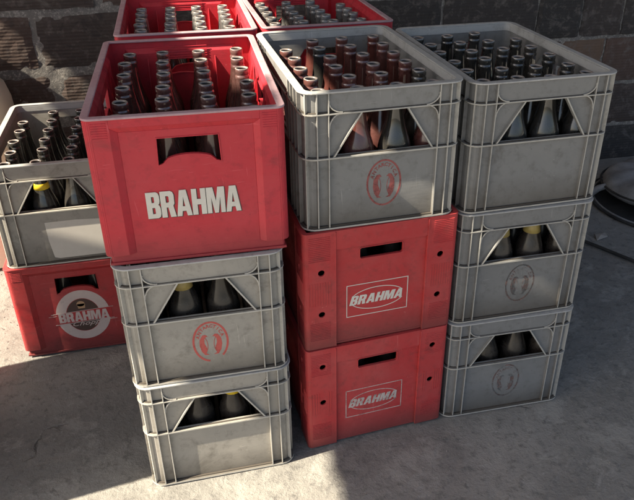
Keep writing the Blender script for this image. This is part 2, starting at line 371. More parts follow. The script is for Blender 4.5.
def red_body(W, D, H=.2997, divider=True):
    """smooth-fronted red crate with arched hand opening and dished front"""
    mb = MB(); r = .014; P = .0085; T = .0095; T2 = .0135
    for cx, cy, a0 in ((W / 2 - r, r, -90), (W / 2 - r, D - r, 0), (-W / 2 + r, D - r, 90), (-W / 2 + r, r, 180)):
        n = 6; A = []; B = []
        for k in range(n + 1):
            a = math.radians(a0 + 90 * k / n); A.append((cx + r * math.cos(a), cy + r * math.sin(a))); B.append((cx + (r - .005) * math.cos(a), cy + (r - .005) * math.sin(a)))
        for k in range(n):
            q = [A[k], A[k + 1], B[k + 1], B[k]]
            mb.add([(x, y, .026) for x, y in q] + [(x, y, H - .004) for x, y in q], [(3, 2, 1, 0), (4, 5, 6, 7), (0, 1, 5, 4), (1, 2, 6, 5), (2, 3, 7, 6), (3, 0, 4, 7)], 0, False)
    for key, (fr, hw) in frames(W, D).items():
        h2 = hw - r; xi, xo = (.118, .1305) if key in ('front', 'back') else (hw - .062, hw - .048); zi, zo, zb = .268, .279, .026
        # frame columns and top band flush with the outside
        for s in (-1, 1):
            mb.prism([(s * xo, zb), (s * h2, zb), (s * h2, H - .004), (s * xo, H - .004)], 0, .0048, fr)
            # chamfer strips down into the dished panel
            mb.add([fr(s * xo, 0, zb), fr(s * xi, P, zb), fr(s * xi, P, zi), fr(s * xo, 0, zo), fr(s * xo, .0048, zb), fr(s * xi, P + .004, zb), fr(s * xi, P + .004, zi), fr(s * xo, .0048, zo)],
                   [(0, 1, 2, 3), (4, 7, 6, 5), (0, 4, 5, 1), (1, 5, 6, 2), (2, 6, 7, 3), (3, 7, 4, 0)])
        mb.prism([(-xo, zo), (xo, zo), (xo, H - .004), (-xo, H - .004)], 0, .0048, fr)
        mb.add([fr(-xo, 0, zo), fr(xo, 0, zo), fr(xi, P, zi), fr(-xi, P, zi), fr(-xo, .0048, zo), fr(xo, .0048, zo), fr(xi, P + .004, zi), fr(-xi, P + .004, zi)],
               [(0, 1, 2, 3), (4, 7, 6, 5), (0, 3, 7, 4), (1, 5, 6, 2), (0, 4, 5, 1), (3, 2, 6, 7)])
        a = .056; bot = [(-a, .2005)]
        for k in range(0, 11):
            t = -1 + 2 * k / 10; bot.append((t * .047, .204 + .015 * math.sqrt(max(0, 1 - t * t)) if abs(t) < 1 else .2035))
        bot.append((a, .2005))
        wall_with_hole(mb, fr, xi, zb, zi, (bot, [(-a + .002, .2515), (a - .002, .2515)]), P, P + .004)
        # lip round the opening
        for s in (-1, 1): mb.bar((s * (a + .001), .2000), (s * (a - .001), .2525), .0022, P - .0012, P + .007, fr)
        mb.bar((-a, .2527), (a, .2527), .0022, P - .0012, P + .007, fr)
        for p, q in zip(bot[1:-1], bot[2:-1]): mb.bar((p[0], p[1] - .0008), (q[0], q[1] - .0008), .0022, P - .0012, P + .007, fr)
        # fine horizontal grooves beside the rim
        for k in range(7):
            z = .2615 + k * .0045
            for s in (-1, 1): mb.bar((s * (xo + .004), z), (s * (h2 - .0005), z), .0018, -.0009, .002, fr)
        # ridged patch inside the wall
        if key in ('front', 'back'):
            for k in range(12): mb.bar((-.062, .215 + k * .006), (.062, .215 + k * .006), .0016, P + .0035, P + .0056, fr) if k > 6 else None
        # inner buttress fins that keep the bottles apart
        nb = 4 if key in ('front', 'back') else 6
        pitch = (2 * hw - .03) / nb
        for k in range(1, nb):
            x = -hw + .015 + k * pitch
            if abs(x) < .06 : continue
            vs = [fr(x - .0012, P + .003, .26), fr(x - .0012, P + .003, .02), fr(x - .0012, P + .022, .02), fr(x - .0012, P + .020, .19)]
            vs += [fr(x + .0012, P + .003, .26), fr(x + .0012, P + .003, .02), fr(x + .0012, P + .022, .02), fr(x + .0012, P + .020, .19)]
            mb.add(vs, [(0, 1, 2, 3), (7, 6, 5, 4), (0, 4, 5, 1), (1, 5, 6, 2), (2, 6, 7, 3), (3, 7, 4, 0)])
    # stepped-in foot and floor
    mb.ring(W, D, r, .0088, .0135, .0012, .0262, 0)
    mb.box((-W / 2 + .006, .006, .004), (W / 2 - .006, D - .006, .009))
    return mb
def red_rim(W, D, H=.2997):
    mb = MB(); mb.ring(W, D, .016, -.0022, .0125, H - .0052, H - .0006, 0); return mb

def redb_body(W, D, H, holes, hatches):
    """older red crate: proud corner columns with finger holes and hatched patches"""
    mb = MB(); r = .010; P = .0070
    for cx, cy, a0 in ((W / 2 - r, r, -90), (W / 2 - r, D - r, 0), (-W / 2 + r, D - r, 90), (-W / 2 + r, r, 180)):
        n = 5; A = []; B = []
        for k in range(n + 1):
            a = math.radians(a0 + 90 * k / n); A.append((cx + r * math.cos(a), cy + r * math.sin(a))); B.append((cx + (r - .004) * math.cos(a), cy + (r - .004) * math.sin(a)))
        for k in range(n):
            q = [A[k], A[k + 1], B[k + 1], B[k]]
            mb.add([(x, y, .003) for x, y in q] + [(x, y, H - .002) for x, y in q], [(3, 2, 1, 0), (4, 5, 6, 7), (0, 1, 5, 4), (1, 2, 6, 5), (2, 3, 7, 6), (3, 0, 4, 7)], 0, False)
    for key, (fr, hw) in frames(W, D).items():
        h2 = hw - r; xi = .1055 if key in ('front', 'back') else hw - .07
        hc = .0075
        for s in (-1, 1):      # column built round its finger holes
            sub = MB(); xc = s * (xi + h2 + .003) / 2; sqx = []; zs = [.003] + [v for h in sorted(holes) for v in (h - .013, h + .013)] + [H - .002]
            lo, hi = min(s * xi, s * h2), max(s * xi, s * h2)
            def square(h):
                sq = []
                for t in range(16):
                    c_, s_ = math.cos(t * PI / 8), math.sin(t * PI / 8); m_ = max(abs(c_), abs(s_)); ex = c_ / m_; ez = s_ / m_
                    sq.append((round(xc + ex * ((hi - xc) if ex > 0 else (xc - lo)), 6), h + ez * .013))
                return sq
            xs_ = sorted({p[0] for p in square(0) if abs(p[1]) > .01299})
            for i in range(0, len(zs), 2):
                z_a, z_b = zs[i], zs[i + 1]
                sub.prism([(x, z_a) for x in (xs_ if i else [xs_[0], xs_[-1]])] + [(x, z_b) for x in (xs_[::-1] if i + 2 < len(zs) else [xs_[-1], xs_[0]])], 0, .0045, fr)
            for h in holes:
                ring = [(xc + hc * math.cos(t * PI / 8), h + hc * math.sin(t * PI / 8)) for t in range(16)]; sq = square(h)
                for t in range(16):
                    u = (t + 1) % 16; sub.prism([ring[t], sq[t], sq[u], ring[u]], 0, .0045, fr)
            mb.add(*weld(sub))
            mb.bar((s * xi, .003), (s * xi, H - .004), .003, -.0004, P + .003, fr)
            for (z0, z1, kind) in hatches:
                n = 8; w0, w1 = min(s * (xi + .012), s * (h2 - .001)), max(s * (xi + .012), s * (h2 - .001))
                if kind == 'v':
                    for k in range(n + 1):
                        x = w0 + (w1 - w0) * k / n
                        if any(z0 < h < z1 for h in holes) and abs(x - xc) < hc + .002: continue
                        mb.bar((x, z0), (x, z1), .0013, -.0011, .001, fr)
                else:
                    m = int((z1 - z0) / .0042)
                    for k in range(m + 1):
                        z = z0 + (z1 - z0) * k / m
                        if any(abs(z - h) < hc + .002 for h in holes):
                            mb.bar((w0, z), (xc - hc - .002, z), .0013, -.0011, .001, fr); mb.bar((xc + hc + .002, z), (w1, z), .0013, -.0011, .001, fr)
                        else: mb.bar((w0, z), (w1, z), .0013, -.0011, .001, fr)
        mb.prism([(-xi + .0016, .2535), (xi - .0016, .2535), (xi - .0016, H - .002), (-xi + .0016, H - .002)], .0012, .0055, fr)
        a = .050
        bot = [(-a, .222), (-a + .004, .2185), (a - .004, .2185), (a, .222)]; top = [(-a, .243), (-a + .004, .2465), (a - .004, .2465), (a, .243)]
        wall_with_hole(mb, fr, xi - .0016, .003, .2533, (bot, top), P, P + .004)
        loop = bot + top[::-1]
        for p, q in zip(loop, loop[1:] + loop[:1]): mb.bar(p, q, .0022, P - .0014, P + .006, fr)
    mb.box((-W / 2 + .006, .006, .004), (W / 2 - .006, D - .006, .009))
    return mb
def redb_rim(W, D, H):
    mb = MB(); mb.ring(W, D, .011, -.0006, .0105, H - .0021, H - .0006, 0); return mb

# ---- printed / raised marks and painted sun patches, each a mesh in its crate's own coordinates
def mark_antarctica(mat, cx=.004, cz=.090, rx=.0375, rz=.052, d=.0085, name='emblem', broken=False):
    mb = MB()
    if broken: decal(mb, [arcband(cx, cz, rx, rz, .0045, -50, 262, 60)], d, .0003)
    else: decal(mb, [circ(cx, cz, rx, rz, 60), circ(cx, cz, rx - .0040, rz - .0040, 60)], d, .0003)
    word = 'ANTARCTICA'
    for i, ch in enumerate(word):
        a = math.radians(158 - i * (136 / 9)); vf = font(ch, .0105, off=.0003)
        px, pz = cx + (rx - .0140) * math.cos(a), cz + (rz - .0150) * math.sin(a); rot = a - PI / 2; cr, sr = math.cos(rot), math.sin(rot)
        decal_vf(mb, vf, d, lambda x, y: (px + x * cr - y * sr, pz + x * sr + y * cr))
    for s in (-1, 1):      # the two standing birds, back to the ring, pale belly between two lines
        back = [(.0235, -.006), (.0225, .008), (.0175, .018), (.0125, .019), (.0085, .014), (.0120, .0135), (.0148, .008), (.0150, -.002), (.0125, -.010), (.0110, -.018), (.0135, -.026), (.0080, -.0300), (.0160, -.0295), (.0210, -.020)]
        decal(mb, [[(cx + s * (.0235 - (.0235 - x) * 1.25), cz - .001 + z * 1.08) for x, z in back]], d, .0003)
        decal(mb, [[(cx + s * x, cz - .001 + z) for x, z in [(.0100, .012), (.0070, .004), (.0058, -.006), (.0068, -.016), (.0105, -.026), (.0112, -.0255), (.0080, -.0155), (.0070, -.006), (.0080, .0035), (.0108, .0112)]]], d - .0003, .0003)
    return mb.mesh(name, [mat], False)
def mark_brahma_box(mat):
    mb = MB(); d = .0070; x0, x1, z0, z1 = -.079, .066, .070, .1545; t = .0018
    decal(mb, [[(x0, z0), (x1, z0), (x1, z1), (x0, z1)], [(x0 + t, z0 + t), (x1 - t, z0 + t), (x1 - t, z1 - t), (x0 + t, z1 - t)]], d, .0003)
    cx, cz = (x0 + x1) / 2, (z0 + z1) / 2
    decal(mb, [arcband(cx, cz, .064, .029, .0019, 20, 158, 40)], d, .0003); decal(mb, [arcband(cx, cz, .064, .029, .0019, 202, 340, 40)], d, .0003)
    decal(mb, word_loops('BRAHMA', cx - .066, cx + .058, cz - .0115, cz + .0125, .07, .28), d, .0005)
    return mb.mesh('logo', [mat], False)
def mark_brahma_big():
    mb = MB(); d = .0085
    decal(mb, [[(x + .0016, z - .0016) for x, z in lp] for lp in word_loops('BRAHMA', -.0875, .0855, .0955, .149, .035)], d, .0007, 1)  # black offset copy paints the letters' shadow at lower right
    decal(mb, word_loops('BRAHMA', -.0875, .0855, .0955, .149, .035), d - .0008, .0010, 0)
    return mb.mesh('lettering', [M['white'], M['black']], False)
def mark_chopp():
    mb = MB(); d = .0085; cx, cz = .001, .122
    decal(mb, [circ(cx, cz, .073, .083, 60), circ(cx, cz, .046, .056, 50)], d, .0003, 0)
    decal(mb, [circ(cx, cz, .0445, .0545, 50)], d, .0003, 1)
    decal(mb, [[(cx - .076, .0985), (cx + .078, .1035), (cx + .078, .1385), (cx - .076, .1345)]], d - .0004, .0004, 2)
    decal(mb, [[(-.085, .1330), (.085, .1395), (.085, .1405), (-.085, .1345)]], d - .0004, .0007, 0); decal(mb, [[(-.078, .0965), (.083, .1010), (.083, .1020), (-.078, .0978)]], d - .0004, .0007, 0)
    decal(mb, [[(.030, .0955), (.090, .0975), (.090, .0984), (.030, .0965)]], d - .0004, .0007, 0); decal(mb, [[(-.092, .1265), (-.070, .127), (-.070, .128), (-.092, .1275)]], d - .0004, .0007, 0)
    decal(mb, word_loops('BRAHMA', -.066, .070, .1030, .1340, .04), d - .0008, .0005, 0)
    vf = font('Chopp', .026, shear=.45); decal_vf(mb, vf, d - .0008, lambda x, y: (x * 1.1 + .002, .087 + y * .8), 0)
    decal(mb, [circ(cx - .002, .160, .011, .009, 16)], d - .0004, .0004, 3); decal(mb, [[(cx - .010, .145), (cx + .008, .145), (cx + .010, .160), (cx - .012, .160)]], d - .0004, .0004, 3)
    for s in (-1, 1): decal(mb, [arcband(cx, .158, .030, .026, .0012, 60 if s > 0 else 95, 85 if s > 0 else 130, 6)], d - .0004, .0004, 0)
    return mb.mesh('logo', [M['logowhite'], M['logodark'], M['redold'], M['mug']], False)
def mark_sun_patch(mat, pts, d=.0085, th=.0003):
    mb = MB(); decal(mb, [pts], d, th); return mb.mesh('label', [mat], False)

ME = {}
M['dirt'] = paint('packed_dirt', (.055, .046, .036), (.09, .075, .06), 0, .9)  # ledge dirt, also the painted dark of the gusset pockets
ME['gb'] = grey_body().mesh('grey_body', [M['grey'], M['greyedge'], M['dirt']]); ME['gr'] = grey_rim().mesh('grey_rim', [M['greyrim']])
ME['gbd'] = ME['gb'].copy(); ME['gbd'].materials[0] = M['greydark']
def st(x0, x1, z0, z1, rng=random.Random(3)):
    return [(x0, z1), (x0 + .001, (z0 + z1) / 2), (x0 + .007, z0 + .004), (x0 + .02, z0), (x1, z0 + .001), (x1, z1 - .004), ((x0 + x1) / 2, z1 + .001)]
# crate id: stack, level base z, x, y, yaw, kind, label
O = {'A': (0, 0, 0), 'B': (.3812, .0421, .0616), 'C': (.7296, .0581, .0064), 'D': (-.3402, .5570, 0), 'E': (.0330, .6131, -.0066), 'F': (.3985, .6200, .020)}
CR = [
 ('A3', 0, .0011, -.0035, .0060, 'grey', 'bottom grey crate of the left front stack, pale sunlit patch low on its front'),
 ('A2', .2932, -.0024, -.0006, -.0064, 'grey', 'middle grey crate of the left front stack with a clear red round penguin emblem'),
 ('A1', .5864, .0013, .0041, -.0216, 'red', 'bright red crate with big raised white BRAHMA letters, on top of left front stack'),
 ('B3', 0, .0006, -.0004, .0166, 'redb', 'bottom red crate of the middle stack, boxed oval logo, standing on the floor'),
 ('B2', .2997, .0012, -.0008, .0078, 'redb', 'middle red crate of the middle stack, boxed oval logo, directly under a grey crate'),
 ('B1', .5993, -.0018, .0013, -.0245, 'grey', 'grey crate on top of two red ones, dull red round emblem, sunlit left rim'),
 ('C3', 0, -.0035, -.0067, -.0164, 'grey', 'bottom grey crate of the right stack, worn faint emblem, standing on the floor'),
 ('C2', .2932, .0002, .0005, -.0019, 'grey', 'middle grey crate of the right stack, gold necked bottles showing in its opening'),
 ('C1', .5864, .0034, .0062, .0183, 'grey', 'top grey crate of the right stack, bluish inside walls, nearest the right edge'),
 ('D2', 0, 0, 0, 0, 'redold', 'red crate with round BRAHMA Chopp logo on the floor at the far left'),
 ('D1', .2997, 0, .001, .0, 'grey', 'grey crate at the left edge resting on the red crate with the round logo'),
 ('E1', .5864, 0, 0, -.0029, 'redE', 'red crate cut by the top edge, right behind the big BRAHMA lettered crate'),
 ('F1', .5864, 0, 0, 0, 'redE', 'red crate at the top behind the middle stack, with its pink right inner wall'),
 ('E3', 0, 0, 0, .004, 'plain', 'hidden bottom grey crate under the back red crate behind the left stack'),
 ('E2', .2932, 0, 0, -.006, 'plain', 'hidden middle grey crate under the back red crate behind the left stack'),
 ('F3', 0, 0, 0, -.006, 'plain', 'hidden bottom grey crate under the back red crate behind the middle stack'),
 ('F2', .2932, 0, 0, .004, 'plain', 'hidden middle grey crate under the back red crate behind the middle stack'),
]
RW = .3506
ME['ra'] = red_body(RW, .556).mesh('red_body', [M['red']]); ME['rar'] = red_rim(RW, .556).mesh('red_rim', [M['redrim']])
ME['rd'] = red_body(RW, .5074).mesh('red_body', [M['redold']]); ME['rdr'] = red_rim(RW, .5074).mesh('red_rim', [M['redold']])
ME['re'] = red_body(RW, .520).mesh('red_body', [M['red']]); ME['rer'] = red_rim(RW, .520).mesh('red_rim', [M['redrim']])
ME['rb2'] = redb_body(RW, .5074, .2997, [.202, .095], [(.232, .288, 'h'), (.120, .178, 'v'), (.028, .072, 'h')]).mesh('red_body', [M['redold']])
ME['rb3'] = redb_body(RW, .5074, .2997, [.248, .142], [(.226, .284, 'h'), (.108, .172, 'v'), (.030, .075, 'h')]).mesh('red_body', [M['redold']])
ME['rbr'] = redb_rim(RW, .5074, .2997).mesh('red_rim', [M['redold']])
ME['em_clear'] = mark_antarctica(M['logored'], broken=True); ME['em_dull'] = mark_antarctica(M['logodull']); ME['em_ghost'] = mark_antarctica(M['logoghost']); ME['em_faint'] = mark_antarctica(M['logofaint'])
ME['box'] = mark_brahma_box(M['logowhite'] if False else M['white']); ME['big'] = mark_brahma_big(); ME['chopp'] = mark_chopp()
ME['boxw'] = ME['box'].copy(); ME['boxw'].materials[0] = M['whiteworn']
ME['stA'] = mark_sun_patch(M['stickerfaint'], st(-.048, .1105, .007, .112)); ME['stD'] = mark_sun_patch(M['sticker'], st(-.046, .1105, .014, .124))
ME['stB'] = mark_sun_patch(M['stickerfaint'], st(.030, .1105, .012, .088))
CP = {}     # crate id -> (x,y,z,yaw,kind)
for cid, z, dx, dy, dr, kind, lab in CR:
    sx, sy, sr = O[cid[0]]; x, y, yaw = sx + dx, sy + dy, sr + dr
    root = empty('grey_crate' if kind in ('grey', 'plain') else 'red_crate', (x, y, z), yaw)
    tag(root, lab, 'crate', 'stacked beer bottle crates'); CP[cid] = (x, y, z, yaw, kind)
    if kind in ('grey', 'plain'):
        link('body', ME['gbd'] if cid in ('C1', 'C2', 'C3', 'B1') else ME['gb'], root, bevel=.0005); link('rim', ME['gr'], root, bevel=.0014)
        em = {'A2': 'em_clear', 'B1': 'em_dull', 'C2': 'em_faint', 'C3': 'em_faint'}.get(cid)
        sun_key = {'D1': 'stD'}.get(cid)
        if sun_key: link('label', ME[sun_key], root)  # pale plate painting the sun patch low on the front
        if em:
            o = link('emblem', ME[em], root)
            if sun_key: o.location = (0, -.0004, 0)
    elif kind == 'red':
        link('body', ME['ra'], root, bevel=.0006); link('rim', ME['rar'], root, bevel=.0018); link('lettering', ME['big'], root, bevel=.0003)
    elif kind == 'redE':
        link('body', ME['re'], root, bevel=.0006); link('rim', ME['rer'], root, bevel=.0018)
    elif kind == 'redold':
        link('body', ME['rd'], root, bevel=.0006); link('rim', ME['rdr'], root, bevel=.0018); link('logo', ME['chopp'], root)
    elif kind == 'redb':
        link('body', ME['rb2' if cid == 'B2' else 'rb3'], root, bevel=.0006); link('rim', ME['rbr'], root, bevel=.0006); link('logo', ME['boxw' if cid == 'B3' else 'box'], root)

# ------------------------------------------------------------------ camera
R = [[0.9724998243512786, -0.23290171897161957, 0.0009385823127145004], [-0.11348148728798654, -0.47736254827846136, -0.8713477776077038], [0.20338643927164748, 0.8472790489555625, -0.4906650278135003]]
CAM = Vector((-0.006366517932324494, -1.202391527284102, 1.2938040876070145)); FPX = 702.933
cam = bpy.data.cameras.new('camera'); co = bpy.data.objects.new('camera', cam); col.objects.link(co); S.camera = co
mx = Matrix(((R[0][0], -R[1][0], -R[2][0]), (R[0][1], -R[1][1], -R[2][1]), (R[0][2], -R[1][2], -R[2][2]))).to_4x4(); mx.translation = CAM; co.matrix_world = mx
cam.sensor_fit = 'HORIZONTAL'; cam.sensor_width = 36; cam.lens = FPX / 634 * 36; cam.shift_x = -24.83 / 634; cam.shift_y = -10.66 / 634; cam.clip_start = .02; cam.clip_end = 200
def px(p):
    q = Vector(p) - CAM; X, Y, Z = (sum(R[i][k] * q[k] for k in range(3)) for i in range(3)); return 341.83 + FPX * X / Z, 239.34 + FPX * Y / Z

# ------------------------------------------------------------------ bottles
def bottle_mesh(mat):
    prof = [(.031, 0), (.0348, .003), (.0352, .01), (.0352, .128), (.0345, .142), (.0315, .157), (.0265, .173), (.0215, .190), (.0180, .207), (.0158, .224), (.0148, .240), (.0143, .2475), (.0155, .2495), (.0160, .2525), (.0152, .2555), (.0141, .2568), (.0142, .2590), (.0150, .2605), (.0153, .2655), (.0149, .2705), (.0138, .2718), (.0118, .2712), (.0106, .2690), (.0102, .262), (.0100, .225)]
    mis = [0] * (len(prof) - 1)
    for i, (r, z) in enumerate(prof[:-1]):
        if z >= .2700 : mis[i] = 1
    mis[-4:] = [1, 1, 1, 2][-4:]; mis[-2] = 2; mis[-1] = 2
    mb = MB(); mb.lathe(prof, 24, mis); me = mb.mesh('bottle', [mat, M['lip'], M['hole']]); return me
M['bmix'] = bottle_mat('brown_glass', (.050, .017, .012), (.27, .145, .13), .55)
BM = {'A': bottle_mesh(M['bmix']), 'B': bottle_mesh(M['bred']), 'C': bottle_mesh(M['bdark']), 'D': bottle_mesh(M['bdark']), 'E': bottle_mesh(M['bgrey']), 'F': bottle_mesh(M['bgrey'])}
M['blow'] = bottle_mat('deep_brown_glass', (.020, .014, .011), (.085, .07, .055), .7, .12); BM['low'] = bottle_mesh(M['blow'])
BM['Bd'] = bottle_mesh(M['bdark'])
foil = MB(); foil.lathe([(.0210, .1950), (.0186, .2080), (.0165, .2240), (.0162, .2245)], 20); foilg = foil.mesh('neck_foil', [M['gold']]); fs_ = MB(); fs_.lathe([(.0206, .1970), (.0186, .2080), (.0177, .2125), (.0174, .2127)], 20); foily = fs_.mesh('neck_foil', [M['yellow']])
XG = [-.1175, -.039, .039, .1175]; YG = [.056, .135, .213, .292, .370, .449]
XR = [-.121, -.038, .044, .126]; YA = [.056, .143, .229, .321, .411, .499]; YE = [.058, .130, .203, .272, .342, .412]
ordn = ['first', 'second', 'third', 'fourth', 'fifth', 'sixth']
where = {'A1': 'top left-stack red crate', 'B1': 'middle top grey crate', 'C1': 'right top grey crate', 'D1': 'far left grey crate',
         'E1': 'rear left red crate', 'F1': 'rear middle red crate', 'A2': 'clear emblem grey crate', 'A3': 'lowest left grey crate',
         'B2': 'middle boxed-logo crate', 'B3': 'lowest boxed-logo crate', 'C2': 'middle right grey crate', 'C3': 'lowest right grey crate', 'D2': 'round logo red crate'}
foils = {('A2', 1, 0): foilg, ('A3', 2, 0): foily, ('C2', 1, 0): foilg, ('C2', 2, 0): foilg, ('D1', 1, 0): foily, ('C2', 0, 0): None}
skip = {('B1', 0, 5), ('D1', 0, 5), ('F1', 3, 5), ('C1', 3, 5)}
nb = 0
for cid in where:
    x, y, z, yaw, kind = CP[cid]; top = cid[1] == '1'
    xs = XG if kind == 'grey' else XR
    ys = YG if kind in ('grey', 'redold', 'redb') else (YA if kind == 'red' else YE)
    if not top: ys = ys[:2] if kind == 'grey' else ys[:1]
    if kind == 'redE': xs = [-.120, -.0405, .039, .1185]
    for j, by in enumerate(ys):
        for i, bx in enumerate(xs):
            if (cid, i, j) in skip: continue
            jx, jy = random.uniform(-.0015, .0015), random.uniform(-.0015, .0015)
            c, s = math.cos(yaw), math.sin(yaw); X, Y = x + c * (bx + jx) - s * (by + jy), y + s * (bx + jx) + c * (by + jy); Z = z + .0095
            u, v = px((X, Y, Z + .272))
            if cid in ('E1', 'F1') and v < -4: continue
            if cid == 'D1' and u < -8: continue
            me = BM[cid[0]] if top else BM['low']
            if cid in ('B1',) and (i, j) in ((2, 0), (3, 1), (1, 4)): me = BM['Bd']
            h = foils.get((cid, i, j))
            sc = 1 + random.uniform(-.006, .004)
            root = link('bottle', me, None, (X, Y, Z), random.uniform(0, 6.28)); root.scale = (1, 1, sc); nb += 1
            root.rotation_euler[0] = random.uniform(-.013, .013); root.rotation_euler[1] = random.uniform(-.013, .013)
            adj = 'dark' if not top else {'E': 'dusty', 'F': 'dusty', 'C': 'dark', 'D': 'dark', 'A': 'brown', 'B': 'reddish'}[cid[0]]
            tag(root, '%s bottle, row %s from front, %s from left, %s' % (adj, ordn[j], ordn[i], where[cid]), 'bottle', 'empty brown bottles in the ' + where[cid])
            if h: 
                f = link('neck_foil', h, root)
                f['label'] = 'yellow foil' if h is foily else 'gold foil'

# ------------------------------------------------------------------ ground
def grid(x0, x1, y0, y1, nx, ny, fz):
    mb = MB(); vs = [(x0 + (x1 - x0) * i / nx, y0 + (y1 - y0) * j / ny) for j in range(ny + 1) for i in range(nx + 1)]
    mb.add([(x, y, fz(x, y)) for x, y in vs], [(j * (nx + 1) + i, j * (nx + 1) + i + 1, (j + 1) * (nx + 1) + i + 1, (j + 1) * (nx + 1) + i) for j in range(ny) for i in range(nx)], 0, True)
    return mb
m, nt = new_mat('rough_concrete'); v = coords(nt, False)
a = noise(nt, v, 2.2, 8, .62, .3); b = noise(nt, v, 14, 8, .7, .1); c_ = noise(nt, v, 120, 4, .7); e = noise(nt, v, 38, 6, .75, .2)
colr = ramp(nt, a, [(.30, (.16, .152, .138)), (.5, (.22, .210, .190)), (.7, (.30, .284, .255))]).outputs[0]
colr = mixc(nt, ramp(nt, b, [(.42, 0), (.62, .55)]).outputs[0], colr, (.29, .277, .25))
colr = mixc(nt, ramp(nt, e, [(.52, 0), (.66, .75)]).outputs[0], colr, (.11, .106, .10))
st_ = noise(nt, v, 1.1, 5, .6, .6); colr = mixc(nt, ramp(nt, st_, [(.48, 0), (.60, .55)]).outputs[0], colr, (.15, .145, .135))
pb = noise(nt, v, 6.5, 9, .78, .5); colr = mixc(nt, ramp(nt, pb, [(.54, 0), (.60, .6)]).outputs[0], colr, (.35, .335, .30))
colr = mixc(nt, ramp(nt, c_, [(.62, 0), (.72, .6)]).outputs[0], colr, (.42, .41, .39))
vo = nt.nodes.new('ShaderNodeTexVoronoi'); vo.feature = 'DISTANCE_TO_EDGE'; vo.inputs['Scale'].default_value = 1.15
wv = nt.nodes.new('ShaderNodeVectorMath'); wv.operation = 'MULTIPLY_ADD'; nz = nt.nodes.new('ShaderNodeTexNoise'); nz.inputs['Scale'].default_value = 5; nz.inputs['Detail'].default_value = 8; L(nt, v, nz.inputs['Vector'])
L(nt, nz.outputs['Color'], wv.inputs[0]); wv.inputs[1].default_value = (.32, .32, 0); L(nt, v, wv.inputs[2]); L(nt, wv.outputs[0], vo.inputs['Vector'])
crack = math_n(nt, 'MULTIPLY', ramp(nt, vo.outputs['Distance'], [(.0008, 1), (.003, 0)]).outputs[0], ramp(nt, a, [(.56, 0), (.62, 1)]).outputs[0])
colr = mixc(nt, math_n(nt, 'MULTIPLY', crack, .8), colr, (.045, .043, .04))
hg = math_n(nt, 'ADD', math_n(nt, 'MULTIPLY', b, 1.4), math_n(nt, 'MULTIPLY', e, .8)); hg = math_n(nt, 'ADD', hg, math_n(nt, 'MULTIPLY', c_, .22)); hg = math_n(nt, 'SUBTRACT', hg, math_n(nt, 'MULTIPLY', crack, .8))
finish(nt, colr, ramp(nt, b, [(.3, .62), (.7, .92)]).outputs[0], hg, .75, .007); M['ground'] = m
def gz(x, y):
    from mathutils import noise as mn
    return -.0022 + .0018 * mn.noise(Vector((x * 3, y * 3, 0))) if abs(x) < 4 and abs(y) < 4 else -.0022
g = link('ground', grid(-6, 6, -6, 1.62, 240, 150, gz).mesh('ground', [M['ground']])); g['kind'] = 'structure'
far = link('yard', grid(-60, 60, -60, 60, 4, 4, lambda x, y: -.02).mesh('yard', [M['ground']])); far['kind'] = 'structure'

# ------------------------------------------------------------------ brick wall
m, nt = new_mat('grooved_clay_block'); v = coords(nt, False)
a = noise(nt, v, 3, 6, .65); b = noise(nt, v, 30, 6, .7)
at = nt.nodes.new('ShaderNodeAttribute'); at.attribute_name = 'tone'
cc = ramp(nt, at.outputs['Fac'], [(0, (.035, .032, .031)), (.45, (.060, .045, .040)), (.8, (.10, .062, .048)), (1, (.20, .13, .085))]).outputs[0]
cc = mixc(nt, ramp(nt, a, [(.4, 0), (.7, .45)]).outputs[0], cc, (.035, .032, .032))
cc = mixc(nt, ramp(nt, b, [(.52, 0), (.68, .6)]).outputs[0], cc, (.17, .145, .13))
b2 = noise(nt, v, 9, 7, .75, 1.2); cc = mixc(nt, ramp(nt, b2, [(.55, 0), (.66, .7)]).outputs[0], cc, (.14, .125, .115)); cc = mixc(nt, ramp(nt, b2, [(.30, .7), (.40, 0)]).outputs[0], cc, (.022, .020, .020))
wvt = nt.nodes.new('ShaderNodeTexWave'); wvt.wave_type = 'BANDS'; wvt.bands_direction = 'Z'; wvt.inputs['Scale'].default_value = 26; wvt.inputs['Distortion'].default_value = 1.6; wvt.inputs['Detail'].default_value = 3; wvt.inputs['Detail Scale'].default_value = 2; L(nt, v, wvt.inputs['Vector'])
hg = math_n(nt, 'ADD', math_n(nt, 'MULTIPLY', wvt.outputs['Fac'], .35), b)
finish(nt, cc, .85, hg, .42, .004); M['block'] = m
m, nt = new_mat('grey_mortar'); v = coords(nt, False)
a = noise(nt, v, 90, 5, .8); b = noise(nt, v, 6, 4)
cc = mixc(nt, ramp(nt, b, [(.35, 0), (.65, 1)]).outputs[0], (.15, .142, .135), (.24, .225, .21)); cc = mixc(nt, ramp(nt, a, [(.5, 0), (.62, .8)]).outputs[0], cc, (.46, .43, .39))
finish(nt, cc, .95, a, .9, .006); M['mortar'] = m
rng = random.Random(11)
mb = MB(); tones = []
WY = 1.50; WT = 2.75; zc = [-.04, .168, .368, .572, .778, .985, 1.19, 1.40, 1.60, 1.81, 2.01, 2.22, 2.42, 2.63, WT]
